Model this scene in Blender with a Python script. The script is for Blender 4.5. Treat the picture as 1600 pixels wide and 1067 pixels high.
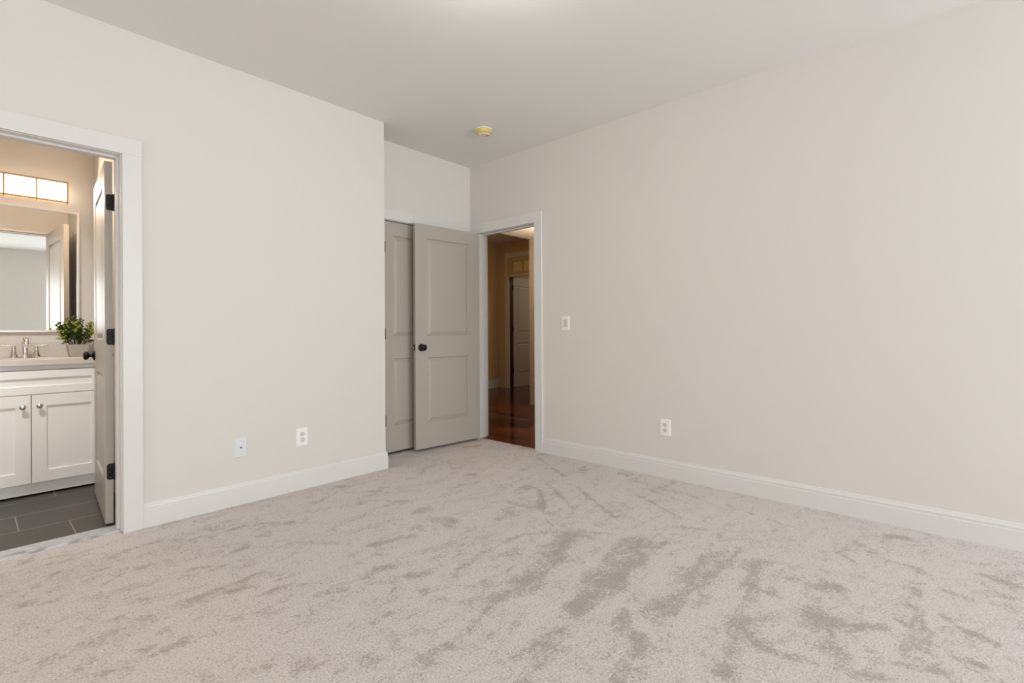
import bpy, bmesh, math, random
import numpy as np
from mathutils import Vector, Matrix

for o in list(bpy.data.objects):
    bpy.data.objects.remove(o, do_unlink=True)
scene = bpy.context.scene
COL = scene.collection

# ------------------------------------------------------------------ camera
EYE = 1.087
YAW, PITCH, ROLL = 0.83581, -0.00212, -0.00557
fw = Vector((math.sin(YAW) * math.cos(PITCH), math.cos(YAW) * math.cos(PITCH), -math.sin(PITCH)))
rt = Vector((math.cos(YAW), -math.sin(YAW), 0.0))
up = rt.cross(fw)
r2 = rt * math.cos(ROLL) + up * math.sin(ROLL)
u2 = -rt * math.sin(ROLL) + up * math.cos(ROLL)
cam_data = bpy.data.cameras.new('camera')
cam = bpy.data.objects.new('camera', cam_data)
COL.objects.link(cam)
cam_data.sensor_fit = 'HORIZONTAL'
cam_data.sensor_width = 36.0
cam_data.lens = 768.48 / 1600 * 36.0
cam_data.shift_x = -(800.66 - 800.0) / 1600
cam_data.shift_y = (514.21 - 533.5) / 1600
cam_data.clip_start = 0.02
M = Matrix.Identity(4)
for i in range(3):
    M[i][0], M[i][1], M[i][2] = r2[i], u2[i], -fw[i]
M[2][3] = EYE
cam.matrix_world = M
scene.camera = cam

# ------------------------------------------------------------------ world, daylight, exposure
world = bpy.data.worlds.new('world')
scene.world = world
world.use_nodes = True
world.node_tree.nodes['Background'].inputs[0].default_value = (0.80, 0.90, 1.0, 1)
world.node_tree.nodes['Background'].inputs[1].default_value = 0.6
vs = scene.view_settings
vs.view_transform = 'Standard'
vs.look = 'None'
vs.gamma = 1.0
vs.use_curve_mapping = False
vs.exposure = 0.03
scene.cycles.diffuse_bounces = 8
scene.cycles.max_bounces = 14
scene.cycles.sample_clamp_indirect = 6.0


def area(name, loc, direction, sx, sy, power, color):
    d = bpy.data.lights.new(name, 'AREA')
    d.shape = 'RECTANGLE'
    d.size, d.size_y = sx, sy
    d.energy = power
    d.color = color
    o = bpy.data.objects.new(name, d)
    COL.objects.link(o)
    o.location = loc
    o.rotation_euler = Vector(direction).to_track_quat('-Z', 'Y').to_euler()
    return o


# daylight entering by the bedroom's windows, which lie behind and beside the camera
area('daylight_window_near', (-1.20, -3.58, 1.45), (0, 1, 0), 2.0, 1.5, 72, (0.97, 0.985, 1.0))
area('daylight_window_corner', (2.75, -3.58, 1.45), (0, 1, 0), 1.2, 1.5, 92, (0.90, 0.955, 1.0))
area('daylight_window_side', (-2.58, 2.10, 1.45), (1, 0, 0), 1.9, 1.5, 21, (1.0, 0.915, 0.79))


def point(name, loc, power, color, radius):
    d = bpy.data.lights.new(name, 'POINT')
    d.energy = power
    d.color = color
    d.shadow_soft_size = radius
    o = bpy.data.objects.new(name, d)
    COL.objects.link(o)
    o.location = loc
    return o


point('ceiling_lamp_bedroom', (1.45, 1.40, 2.56), 8, (1.0, 0.97, 0.92), 0.10)
area('bathroom_fill', (-0.30, 3.62, 2.66), (0.50, 0.80, -1.85), 0.16, 0.16, 7, (1.0, 0.94, 0.88)).data.spread = math.radians(80)  # unseen beam added to brighten the vanity front
point('hall_fill', (5.0, 3.85, 2.02), 16, (1.0, 0.76, 0.52), 0.10)  # unseen fill, placed to brighten the dropped ceiling and wall end
area('foyer_fill', (5.75, 5.55, 2.70), (0, 0, -1), 0.3, 0.3, 2.3, (1.0, 0.60, 0.20))  # amber fill without a fixture, added to lift the foyer
area('far_room_fill', (7.9, 4.9, 2.68), (0, 0.25, -1), 0.6, 0.6, 11, (1.0, 0.88, 0.74))  # unseen fill added so the open far door shows

# ------------------------------------------------------------------ materials
def node_mat(name):
    m = bpy.data.materials.new(name)
    m.use_nodes = True
    nt = m.node_tree
    return m, nt, nt.nodes['Principled BSDF']


def N(nt, typ, **kw):
    n = nt.nodes.new(typ)
    for k, v in kw.items():
        if k == 'inp':
            for kk, vv in v.items():
                n.inputs[kk].default_value = vv
        else:
            setattr(n, k, v)
    return n


def L(nt, a, b):
    nt.links.new(a, b)


def mth(nt, op, a, b=None, c=None, clamp=False):
    n = nt.nodes.new('ShaderNodeMath')
    n.operation = op
    n.use_clamp = clamp
    for i, v in enumerate((a, b, c)):
        if v is None:
            continue
        if isinstance(v, (int, float)):
            n.inputs[i].default_value = v
        else:
            nt.links.new(v, n.inputs[i])
    return n.outputs[0]


def mixc(nt, fac, a, b, mode='MIX'):
    n = nt.nodes.new('ShaderNodeMix')
    n.data_type = 'RGBA'
    n.blend_type = mode
    for sock, v in ((n.inputs[0], fac), (n.inputs[6], a), (n.inputs[7], b)):
        if isinstance(v, (int, float)):
            sock.default_value = v
        elif isinstance(v, tuple):
            sock.default_value = (*v, 1) if len(v) == 3 else v
        else:
            nt.links.new(v, sock)
    return n.outputs[2]


def ramp(nt, fac, stops):
    n = nt.nodes.new('ShaderNodeValToRGB')
    el = n.color_ramp.elements
    while len(el) < len(stops):
        el.new(0.5)
    for e, (p, c) in zip(el, stops):
        e.position = p
        e.color = (*c, 1) if len(c) == 3 else c
    nt.links.new(fac, n.inputs[0])
    return n.outputs[0]


def objco(nt, scale=(1, 1, 1), rot=(0, 0, 0)):
    tc = nt.nodes.new('ShaderNodeTexCoord')
    mp = nt.nodes.new('ShaderNodeMapping')
    mp.inputs['Scale'].default_value = scale
    mp.inputs['Rotation'].default_value = rot
    nt.links.new(tc.outputs['Object'], mp.inputs['Vector'])
    return mp.outputs[0]


def noise(nt, vec, scale, detail=3.0, rough=0.55, dist=0.0):
    n = nt.nodes.new('ShaderNodeTexNoise')
    n.inputs['Scale'].default_value = scale
    n.inputs['Detail'].default_value = detail
    n.inputs['Roughness'].default_value = rough
    n.inputs['Distortion'].default_value = dist
    nt.links.new(vec, n.inputs['Vector'])
    return n.outputs[0]


def bump(nt, h, strength, dist, bsdf):
    n = nt.nodes.new('ShaderNodeBump')
    n.inputs['Strength'].default_value = strength
    n.inputs['Distance'].default_value = dist
    nt.links.new(h, n.inputs['Height'])
    nt.links.new(n.outputs[0], bsdf.inputs['Normal'])


def paint(name, col, rough=0.5, var=0.02, bscale=220.0, bstr=0.05, spec=0.5):
    m, nt, b = node_mat(name)
    co = objco(nt)
    n = noise(nt, co, 3.0, 2.0)
    c = mixc(nt, n, tuple(x * (1 - var) for x in col), tuple(min(1, x * (1 + var)) for x in col))
    L(nt, c, b.inputs['Base Color'])
    b.inputs['Roughness'].default_value = rough
    b.inputs['Specular IOR Level'].default_value = spec
    if bstr:
        bump(nt, noise(nt, co, bscale, 2.0), bstr, 0.001, b)
    return m


def metal(name, col, rough):
    m, nt, b = node_mat(name)
    co = objco(nt)
    n = noise(nt, co, 60.0, 2.0)
    L(nt, mixc(nt, n, tuple(x * 0.92 for x in col), col), b.inputs['Base Color'])
    b.inputs['Metallic'].default_value = 1.0
    b.inputs['Roughness'].default_value = rough
    return m


MAT = {}
MAT['wall'] = paint('wall_paint', (0.690, 0.667, 0.633), 0.75, 0.012, 260, 0.04, 0.25)
MAT['ceiling'] = paint('ceiling_paint', (0.765, 0.762, 0.740), 0.85, 0.01, 200, 0.03, 0.2)
MAT['trim'] = paint('white_trim_paint', (0.700, 0.693, 0.678), 0.35, 0.01, 90, 0.02)
MAT['door'] = paint('grey_door_paint', (0.432, 0.397, 0.347), 0.38, 0.02, 120, 0.03)
MAT['vanity'] = paint('pale_grey_cabinet_paint', (0.87, 0.86, 0.84), 0.35, 0.01, 120, 0.02)
MAT['plastic'] = paint('white_plastic', (0.86, 0.85, 0.83), 0.3, 0.005, 100, 0.0)
MAT['plastic_cool'] = paint('cool_white_plastic', (0.70, 0.725, 0.75), 0.35, 0.005, 100, 0.0)
MAT['plastic_grey'] = paint('rocker_plastic', (0.60, 0.57, 0.54), 0.35, 0.005, 100, 0.0)
MAT['slot'] = paint('dark_slot', (0.05, 0.045, 0.04), 0.6, 0.02, 100, 0.0)
MAT['slot_grey'] = paint('grey_outlet_face', (0.66, 0.65, 0.63), 0.4, 0.01, 100, 0.0)
MAT['black'] = paint('black_hardware', (0.007, 0.0065, 0.006), 0.40, 0.1, 150, 0.02, 0.3)
MAT['chrome'] = metal('polished_chrome', (0.86, 0.86, 0.88), 0.08)
MAT['nickel'] = metal('brushed_nickel', (0.62, 0.59, 0.55), 0.28)
MAT['brass'] = metal('warm_brass_frame', (0.62, 0.45, 0.28), 0.35)
MAT['coax'] = metal('brass_connector', (0.30, 0.21, 0.15), 0.4)
MAT['mirror'] = metal('silvered_glass', (0.88, 0.89, 0.88), 0.0)
MAT['mirror_frame'] = metal('satin_mirror_frame', (0.80, 0.78, 0.75), 0.35)
MAT['yellow'] = paint('yellow_dust_cover', (0.66, 0.55, 0.16), 0.35, 0.12, 40, 0.1)
MAT['red'] = paint('red_print', (0.62, 0.10, 0.05), 0.5, 0.05, 80, 0.0)
MAT['brown'] = paint('brown_print', (0.42, 0.17, 0.06), 0.5, 0.1, 80, 0.0)
MAT['label'] = paint('label_white', (0.80, 0.72, 0.62), 0.4, 0.05, 60, 0.0)
MAT['rust'] = paint('rust_thread', (0.42, 0.27, 0.15), 0.8, 0.1, 200, 0.0)
MAT['dirt'] = paint('dark_void', (0.02, 0.018, 0.015), 0.9, 0.1, 50, 0.0)
MAT['soil'] = paint('dark_soil', (0.03, 0.024, 0.015), 0.95, 0.3, 120, 0.4)
MAT['stem'] = paint('green_stem', (0.06, 0.08, 0.02), 0.6, 0.2, 100, 0.0)


def carpet_mat():
    m, nt, b = node_mat('cut_pile_carpet')
    co = objco(nt)
    at = N(nt, 'ShaderNodeAttribute', attribute_name='nap')
    nap = at.outputs['Fac']
    # broken patches where the pile lies the other way
    streak = noise(nt, objco(nt, (2.4, 6.2, 1), (0, 0, 0.5)), 1.0, 9.0, 0.76, 0.9)
    fray = noise(nt, co, 13.0, 10.0, 0.88, 0.8)
    fib = noise(nt, co, 85.0, 4.0, 0.8)
    soft = mth(nt, 'MULTIPLY', mth(nt, 'SUBTRACT', streak, 0.48), 4.0)
    f2 = mth(nt, 'MULTIPLY', mth(nt, 'SUBTRACT', fray, 0.5), 5.6)
    f3 = mth(nt, 'MULTIPLY', mth(nt, 'SUBTRACT', fib, 0.5), 4.2)
    mk = mth(nt, 'ADD', mth(nt, 'ADD', mth(nt, 'MULTIPLY', nap, 0.98), mth(nt, 'MULTIPLY', soft, 0.85)), mth(nt, 'ADD', f2, f3))
    mask = mth(nt, 'MULTIPLY', mth(nt, 'SUBTRACT', mk, 0.20), 1.35, clamp=True)
    yarn = noise(nt, co, 150.0, 3.0, 0.7)
    yarn2 = noise(nt, co, 45.0, 4.0, 0.65)
    light = mixc(nt, yarn2, (0.605, 0.553, 0.537), (0.728, 0.676, 0.660))
    dark = (0.350, 0.300, 0.278)
    base = mixc(nt, mth(nt, 'MULTIPLY', mask, 0.74), light, dark)
    spk = ramp(nt, yarn, [(0.28, (0.30, 0.27, 0.25)), (0.43, (0.91, 0.90, 0.895)), (0.58, (1.07, 1.07, 1.07)), (0.72, (1.45, 1.45, 1.45))])
    c = mixc(nt, 0.95, base, spk, 'MULTIPLY')
    L(nt, c, b.inputs['Base Color'])
    b.inputs['Roughness'].default_value = 1.0
    b.inputs['Specular IOR Level'].default_value = 0.1
    b.inputs['Sheen Weight'].default_value = 0.15
    b.inputs['Sheen Roughness'].default_value = 0.6
    h = mth(nt, 'ADD', mth(nt, 'MULTIPLY', yarn, 0.7), mth(nt, 'MULTIPLY', fray, 0.6))
    bump(nt, h, 0.6, 0.012, b)
    return m


def tile_mat():
    m, nt, b = node_mat('dark_grey_floor_tile')
    tc = nt.nodes.new('ShaderNodeTexCoord')
    sp = nt.nodes.new('ShaderNodeSeparateXYZ')
    L(nt, tc.outputs['Object'], sp.inputs[0])
    ry = mth(nt, 'DIVIDE', mth(nt, 'SUBTRACT', sp.outputs[1], 3.5005), 0.3165)
    row = mth(nt, 'FLOOR', ry)
    fy = mth(nt, 'MULTIPLY', mth(nt, 'FRACT', ry), 0.3165)
    ux = mth(nt, 'DIVIDE', mth(nt, 'SUBTRACT', sp.outputs[0], mth(nt, 'SUBTRACT', 0.387, mth(nt, 'MULTIPLY', row, 0.2065))), 0.6195)
    fx = mth(nt, 'MULTIPLY', mth(nt, 'FRACT', ux), 0.6195)
    idx = mth(nt, 'ADD', mth(nt, 'MULTIPLY', mth(nt, 'FLOOR', ux), 7.31), mth(nt, 'MULTIPLY', row, 3.17))
    g = mth(nt, 'MAXIMUM', mth(nt, 'LESS_THAN', fy, 0.0045), mth(nt, 'LESS_THAN', fx, 0.0045))
    wn = N(nt, 'ShaderNodeTexWhiteNoise', noise_dimensions='1D')
    L(nt, idx, wn.inputs['W'])
    cl = noise(nt, tc.outputs['Object'], 9.0, 4.0)
    base = mixc(nt, cl, (0.042, 0.040, 0.035), (0.058, 0.055, 0.049))
    base = mixc(nt, mth(nt, 'MULTIPLY', wn.outputs[0], 0.25), base, (0.085, 0.08, 0.07))
    c = mixc(nt, g, base, (0.34, 0.295, 0.24))
    L(nt, c, b.inputs['Base Color'])
    b.inputs['Roughness'].default_value = 0.42
    bump(nt, mth(nt, 'SUBTRACT', 1.0, g), 0.4, 0.002, b)
    return m


def wood_mat():
    m, nt, b = node_mat('dark_red_hardwood')
    tc = nt.nodes.new('ShaderNodeTexCoord')
    sp = nt.nodes.new('ShaderNodeSeparateXYZ')
    L(nt, tc.outputs['Object'], sp.inputs[0])
    px = mth(nt, 'DIVIDE', sp.outputs[0], 0.083)
    pid = mth(nt, 'FLOOR', px)
    fx = mth(nt, 'FRACT', px)
    w1 = N(nt, 'ShaderNodeTexWhiteNoise', noise_dimensions='1D')
    L(nt, pid, w1.inputs['W'])
    py = mth(nt, 'ADD', mth(nt, 'DIVIDE', sp.outputs[1], 0.9), mth(nt, 'MULTIPLY', w1.outputs[0], 5.0))
    w2 = N(nt, 'ShaderNodeTexWhiteNoise', noise_dimensions='1D')
    L(nt, mth(nt, 'ADD', mth(nt, 'MULTIPLY', pid, 3.7), mth(nt, 'FLOOR', py)), w2.inputs['W'])
    gr = noise(nt, objco(nt, (26, 2.2, 1)), 2.0, 5.0, 0.6, 0.5)
    tone = ramp(nt, w2.outputs[0], [(0.0, (0.012, 0.002, 0.001)), (0.35, (0.055, 0.008, 0.002)), (0.7, (0.125, 0.024, 0.006)), (1.0, (0.24, 0.062, 0.012))])
    c = mixc(nt, gr, mixc(nt, 1.0, tone, (0.35, 0.30, 0.30), 'MULTIPLY'), mixc(nt, 1.0, tone, (1.5, 1.5, 1.5), 'MULTIPLY'))
    seam = mth(nt, 'MAXIMUM', mth(nt, 'LESS_THAN', fx, 0.03), mth(nt, 'LESS_THAN', mth(nt, 'FRACT', py), 0.003))
    c = mixc(nt, seam, c, (0.008, 0.003, 0.002))
    L(nt, c, b.inputs['Base Color'])
    b.inputs['Roughness'].default_value = 0.13
    b.inputs['Specular IOR Level'].default_value = 0.24
    bump(nt, gr, 0.06, 0.002, b)
    return m


def marble_mat():
    m, nt, b = node_mat('white_marble')
    co = objco(nt, (1.0, 2.2, 1), (0, 0, 0.5))
    n1 = noise(nt, co, 6.0, 8.0, 0.65, 1.6)
    n2 = noise(nt, co, 17.0, 6.0, 0.6, 1.0)
    c = ramp(nt, n1, [(0.38, (0.24, 0.255, 0.275)), (0.47, (0.46, 0.48, 0.50)), (0.62, (0.60, 0.62, 0.64))])
    c = mixc(nt, mth(nt, 'MULTIPLY', n2, 0.3), c, (0.42, 0.44, 0.46))
    L(nt, c, b.inputs['Base Color'])
    b.inputs['Roughness'].default_value = 0.28
    return m


def quartz_mat():
    m, nt, b = node_mat('beige_quartz')
    co = objco(nt)
    n1 = noise(nt, co, 70.0, 4.0, 0.7)
    n2 = noise(nt, co, 9.0, 4.0, 0.6)
    c = mixc(nt, n1, (0.56, 0.52, 0.46), (0.72, 0.69, 0.63))
    c = mixc(nt, mth(nt, 'MULTIPLY', n2, 0.35), c, (0.50, 0.46, 0.40))
    L(nt, c, b.inputs['Base Color'])
    b.inputs['Roughness'].default_value = 0.25
    return m


def concrete_mat():
    m, nt, b = node_mat('speckled_concrete')
    co = objco(nt)
    n1 = noise(nt, co, 130.0, 4.0, 0.7)
    n2 = noise(nt, co, 26.0, 4.0, 0.6)
    c = mixc(nt, n2, (0.30, 0.27, 0.235), (0.46, 0.425, 0.38))
    c = mixc(nt, mth(nt, 'GREATER_THAN', n1, 0.62), c, (0.26, 0.22, 0.18))
    L(nt, c, b.inputs['Base Color'])
    b.inputs['Roughness'].default_value = 0.9
    bump(nt, n1, 0.3, 0.002, b)
    return m


def leaf_mat(name, c0, c1):
    m, nt, b = node_mat(name)
    n1 = noise(nt, objco(nt), 60.0, 3.0, 0.6)
    L(nt, mixc(nt, n1, c0, c1), b.inputs['Base Color'])
    b.inputs['Roughness'].default_value = 0.45
    return m


def glow_mat(name, col, strength):
    m, nt, b = node_mat(name)
    n1 = noise(nt, objco(nt), 8.0, 2.0)
    L(nt, mixc(nt, n1, (0.86, 0.82, 0.76), (0.90, 0.87, 0.82)), b.inputs['Base Color'])
    b.inputs['Emission Color'].default_value = (*col, 1)
    b.inputs['Emission Strength'].default_value = strength
    b.inputs['Roughness'].default_value = 0.3
    return m


MAT['carpet'] = carpet_mat()
MAT['tile'] = tile_mat()
MAT['wood'] = wood_mat()
MAT['marble'] = marble_mat()
MAT['quartz'] = quartz_mat()
MAT['concrete'] = concrete_mat()
MAT['leaf_dark'] = leaf_mat('dark_green_leaf', (0.006, 0.020, 0.004), (0.045, 0.090, 0.010))
MAT['leaf_light'] = leaf_mat('yellow_green_leaf', (0.26, 0.32, 0.010), (0.50, 0.52, 0.04))
MAT['glow'] = glow_mat('lit_opal_glass', (1.0, 0.82, 0.64), 2.4)
MAT['hallwall_lit'] = paint('lit_hall_paint', (0.68, 0.58, 0.46), 0.7, 0.03, 200, 0.03, 0.3)  # lighter copy of the hall paint, warm light put into the colour
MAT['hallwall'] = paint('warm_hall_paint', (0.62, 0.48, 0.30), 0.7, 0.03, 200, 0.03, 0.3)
MAT['dark_jamb'] = paint('dark_red_jamb', (0.035, 0.008, 0.004), 0.4, 0.2, 60, 0.05)  # even dark red tone for the foyer jamb faces
MAT['pane'] = paint('backlit_tan_pane', (0.86, 0.74, 0.50), 0.3, 0.05, 50, 0.05)  # opaque pale tan stands in for light coming through the glass


# ------------------------------------------------------------------ mesh helpers
class MB:
    """collects shapes into one mesh"""

    def __init__(self):
        self.bm = bmesh.new()
        self.mi = 0

    def _tag(self, faces):
        for f in faces:
            f.material_index = self.mi

    def box(self, x0, x1, y0, y1, z0, z1, bev=0.0, seg=2):
        b = bmesh.new()
        vs_ = [b.verts.new((x, y, z)) for x in (x0, x1) for y in (y0, y1) for z in (z0, z1)]
        for q in ((0, 1, 3, 2), (4, 6, 7, 5), (0, 4, 5, 1), (2, 3, 7, 6), (0, 2, 6, 4), (1, 5, 7, 3)):
            b.faces.new([vs_[i] for i in q])
        if bev > 0:
            bmesh.ops.bevel(b, geom=list(b.edges), offset=bev, segments=seg, profile=0.6, affect='EDGES')
        self.merge(b)
        return self

    def merge(self, b, mat=None):
        bmesh.ops.recalc_face_normals(b, faces=list(b.faces))
        if mat is not None:
            b.transform(mat)
        mp = {}
        for v in b.verts:
            mp[v] = self.bm.verts.new(v.co)
        for f in b.faces:
            try:
                nf = self.bm.faces.new([mp[v] for v in f.verts])
                nf.smooth = f.smooth
                nf.material_index = self.mi
            except ValueError:
                pass
        b.free()

    def lathe(self, prof, n=32, mat=None, smooth=True):
        b = bmesh.new()
        rings = []
        for r, z in prof:
            if r < 1e-6:
                rings.append([b.verts.new((0, 0, z))])
            else:
                rings.append([b.verts.new((r * math.cos(2 * math.pi * k / n), r * math.sin(2 * math.pi * k / n), z)) for k in range(n)])
        for A, B in zip(rings[:-1], rings[1:]):
            for k in range(n):
                a0, a1 = A[k % len(A)], A[(k + 1) % len(A)]
                b0, b1 = B[k % len(B)], B[(k + 1) % len(B)]
                vsx = []
                for v in (a0, a1, b1, b0):
                    if v not in vsx:
                        vsx.append(v)
                if len(vsx) >= 3:
                    f = b.faces.new(vsx)
                    f.smooth = smooth
        for R in (rings[0], rings[-1]):
            if len(R) > 2:
                b.faces.new(R)
        self.merge(b, mat)
        return self

    def tube(self, pts, radii, n=14, mat=None):
        b = bmesh.new()
        pts = [Vector(p) for p in pts]
        rings = []
        prev = None
        for i, p in enumerate(pts):
            t = (pts[min(i + 1, len(pts) - 1)] - pts[max(i - 1, 0)]).normalized()
            ref = prev if prev is not None else (Vector((0, 0, 1)) if abs(t.z) < 0.9 else Vector((1, 0, 0)))
            a = t.cross(ref)
            if a.length < 1e-4:
                a = t.cross(Vector((0, 1, 0)))
            a.normalize()
            c = a.cross(t).normalized()
            prev = c
            r = radii[i] if isinstance(radii, (list, tuple)) else radii
            ra, rc = r if isinstance(r, tuple) else (r, r)
            rings.append([b.verts.new(p + a * ra * math.cos(2 * math.pi * k / n) + c * rc * math.sin(2 * math.pi * k / n)) for k in range(n)])
        for A, B in zip(rings[:-1], rings[1:]):
            for k in range(n):
                f = b.faces.new((A[k], A[(k + 1) % n], B[(k + 1) % n], B[k]))
                f.smooth = True
        b.faces.new(rings[0][::-1])
        b.faces.new(rings[-1])
        self.merge(b, mat)
        return self

    def prism(self, poly, z0, z1, axis='z', bev=0.0):
        """extrude a 2-D outline; axis z: (x,y); y: (x,z); x: (y,z)"""
        b = bmesh.new()

        def P(u, v, w):
            return {'z': (u, v, w), 'y': (u, w, v), 'x': (w, u, v)}[axis]
        A = [b.verts.new(P(u, v, z0)) for u, v in poly]
        B = [b.verts.new(P(u, v, z1)) for u, v in poly]
        n = len(poly)
        b.faces.new(A)
        b.faces.new(B)
        for k in range(n):
            b.faces.new((A[k], A[(k + 1) % n], B[(k + 1) % n], B[k]))
        if bev:
            bmesh.ops.bevel(b, geom=list(b.edges), offset=bev, segments=2, profile=0.6, affect='EDGES')
        self.merge(b)
        return self

    def sweep(self, prof, path, closed_ends=True):
        """profile (d, z) swept along a plan path of (x, y, nx, ny); d runs along the normal"""
        b = bmesh.new()
        rings = [[b.verts.new((x + nx * d, y + ny * d, z)) for d, z in prof] for x, y, nx, ny in path]
        n = len(prof)
        for A, B in zip(rings[:-1], rings[1:]):
            for k in range(n):
                b.faces.new((A[k], A[(k + 1) % n], B[(k + 1) % n], B[k]))
        if closed_ends:
            b.faces.new(rings[0])
            b.faces.new(rings[-1])
        self.merge(b)
        return self

    def build(self, name, mats, parent=None, smooth_angle=None):
        me = bpy.data.meshes.new(name)
        self.bm.to_mesh(me)
        self.bm.free()
        for m in (mats if isinstance(mats, (list, tuple)) else [mats]):
            me.materials.append(m)
        o = bpy.data.objects.new(name, me)
        COL.objects.link(o)
        if parent is not None:
            o.parent = parent
        return o


def empty(name, loc, rz=0.0):
    o = bpy.data.objects.new(name, None)
    COL.objects.link(o)
    o.location = loc
    o.rotation_euler = (0, 0, rz)
    o.empty_display_size = 0.05
    return o


def tag(o, label, cat, kind=None, group=None):
    o['label'] = label
    o['category'] = cat
    if kind:
        o['kind'] = kind
    if group:
        o['group'] = group
    return o


def struct(o, label, cat):
    return tag(o, label, cat, 'structure')


def rounded(w, h, r, n=5, cx=0.0, cy=0.0):
    pts = []
    for sx, sy, a0 in ((1, 1, 0), (-1, 1, 90), (-1, -1, 180), (1, -1, 270)):
        for k in range(n + 1):
            a = math.radians(a0 + 90 * k / n)
            pts.append((cx + sx * (w / 2 - r) + r * math.cos(a), cy + sy * (h / 2 - r) + r * math.sin(a)))
    return pts


def copy_tree(o, parent=None):
    c = o.copy()
    COL.objects.link(c)
    if parent is not None:
        c.parent = parent
    for ch in list(o.children):
        copy_tree(ch, c)
    return c


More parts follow.
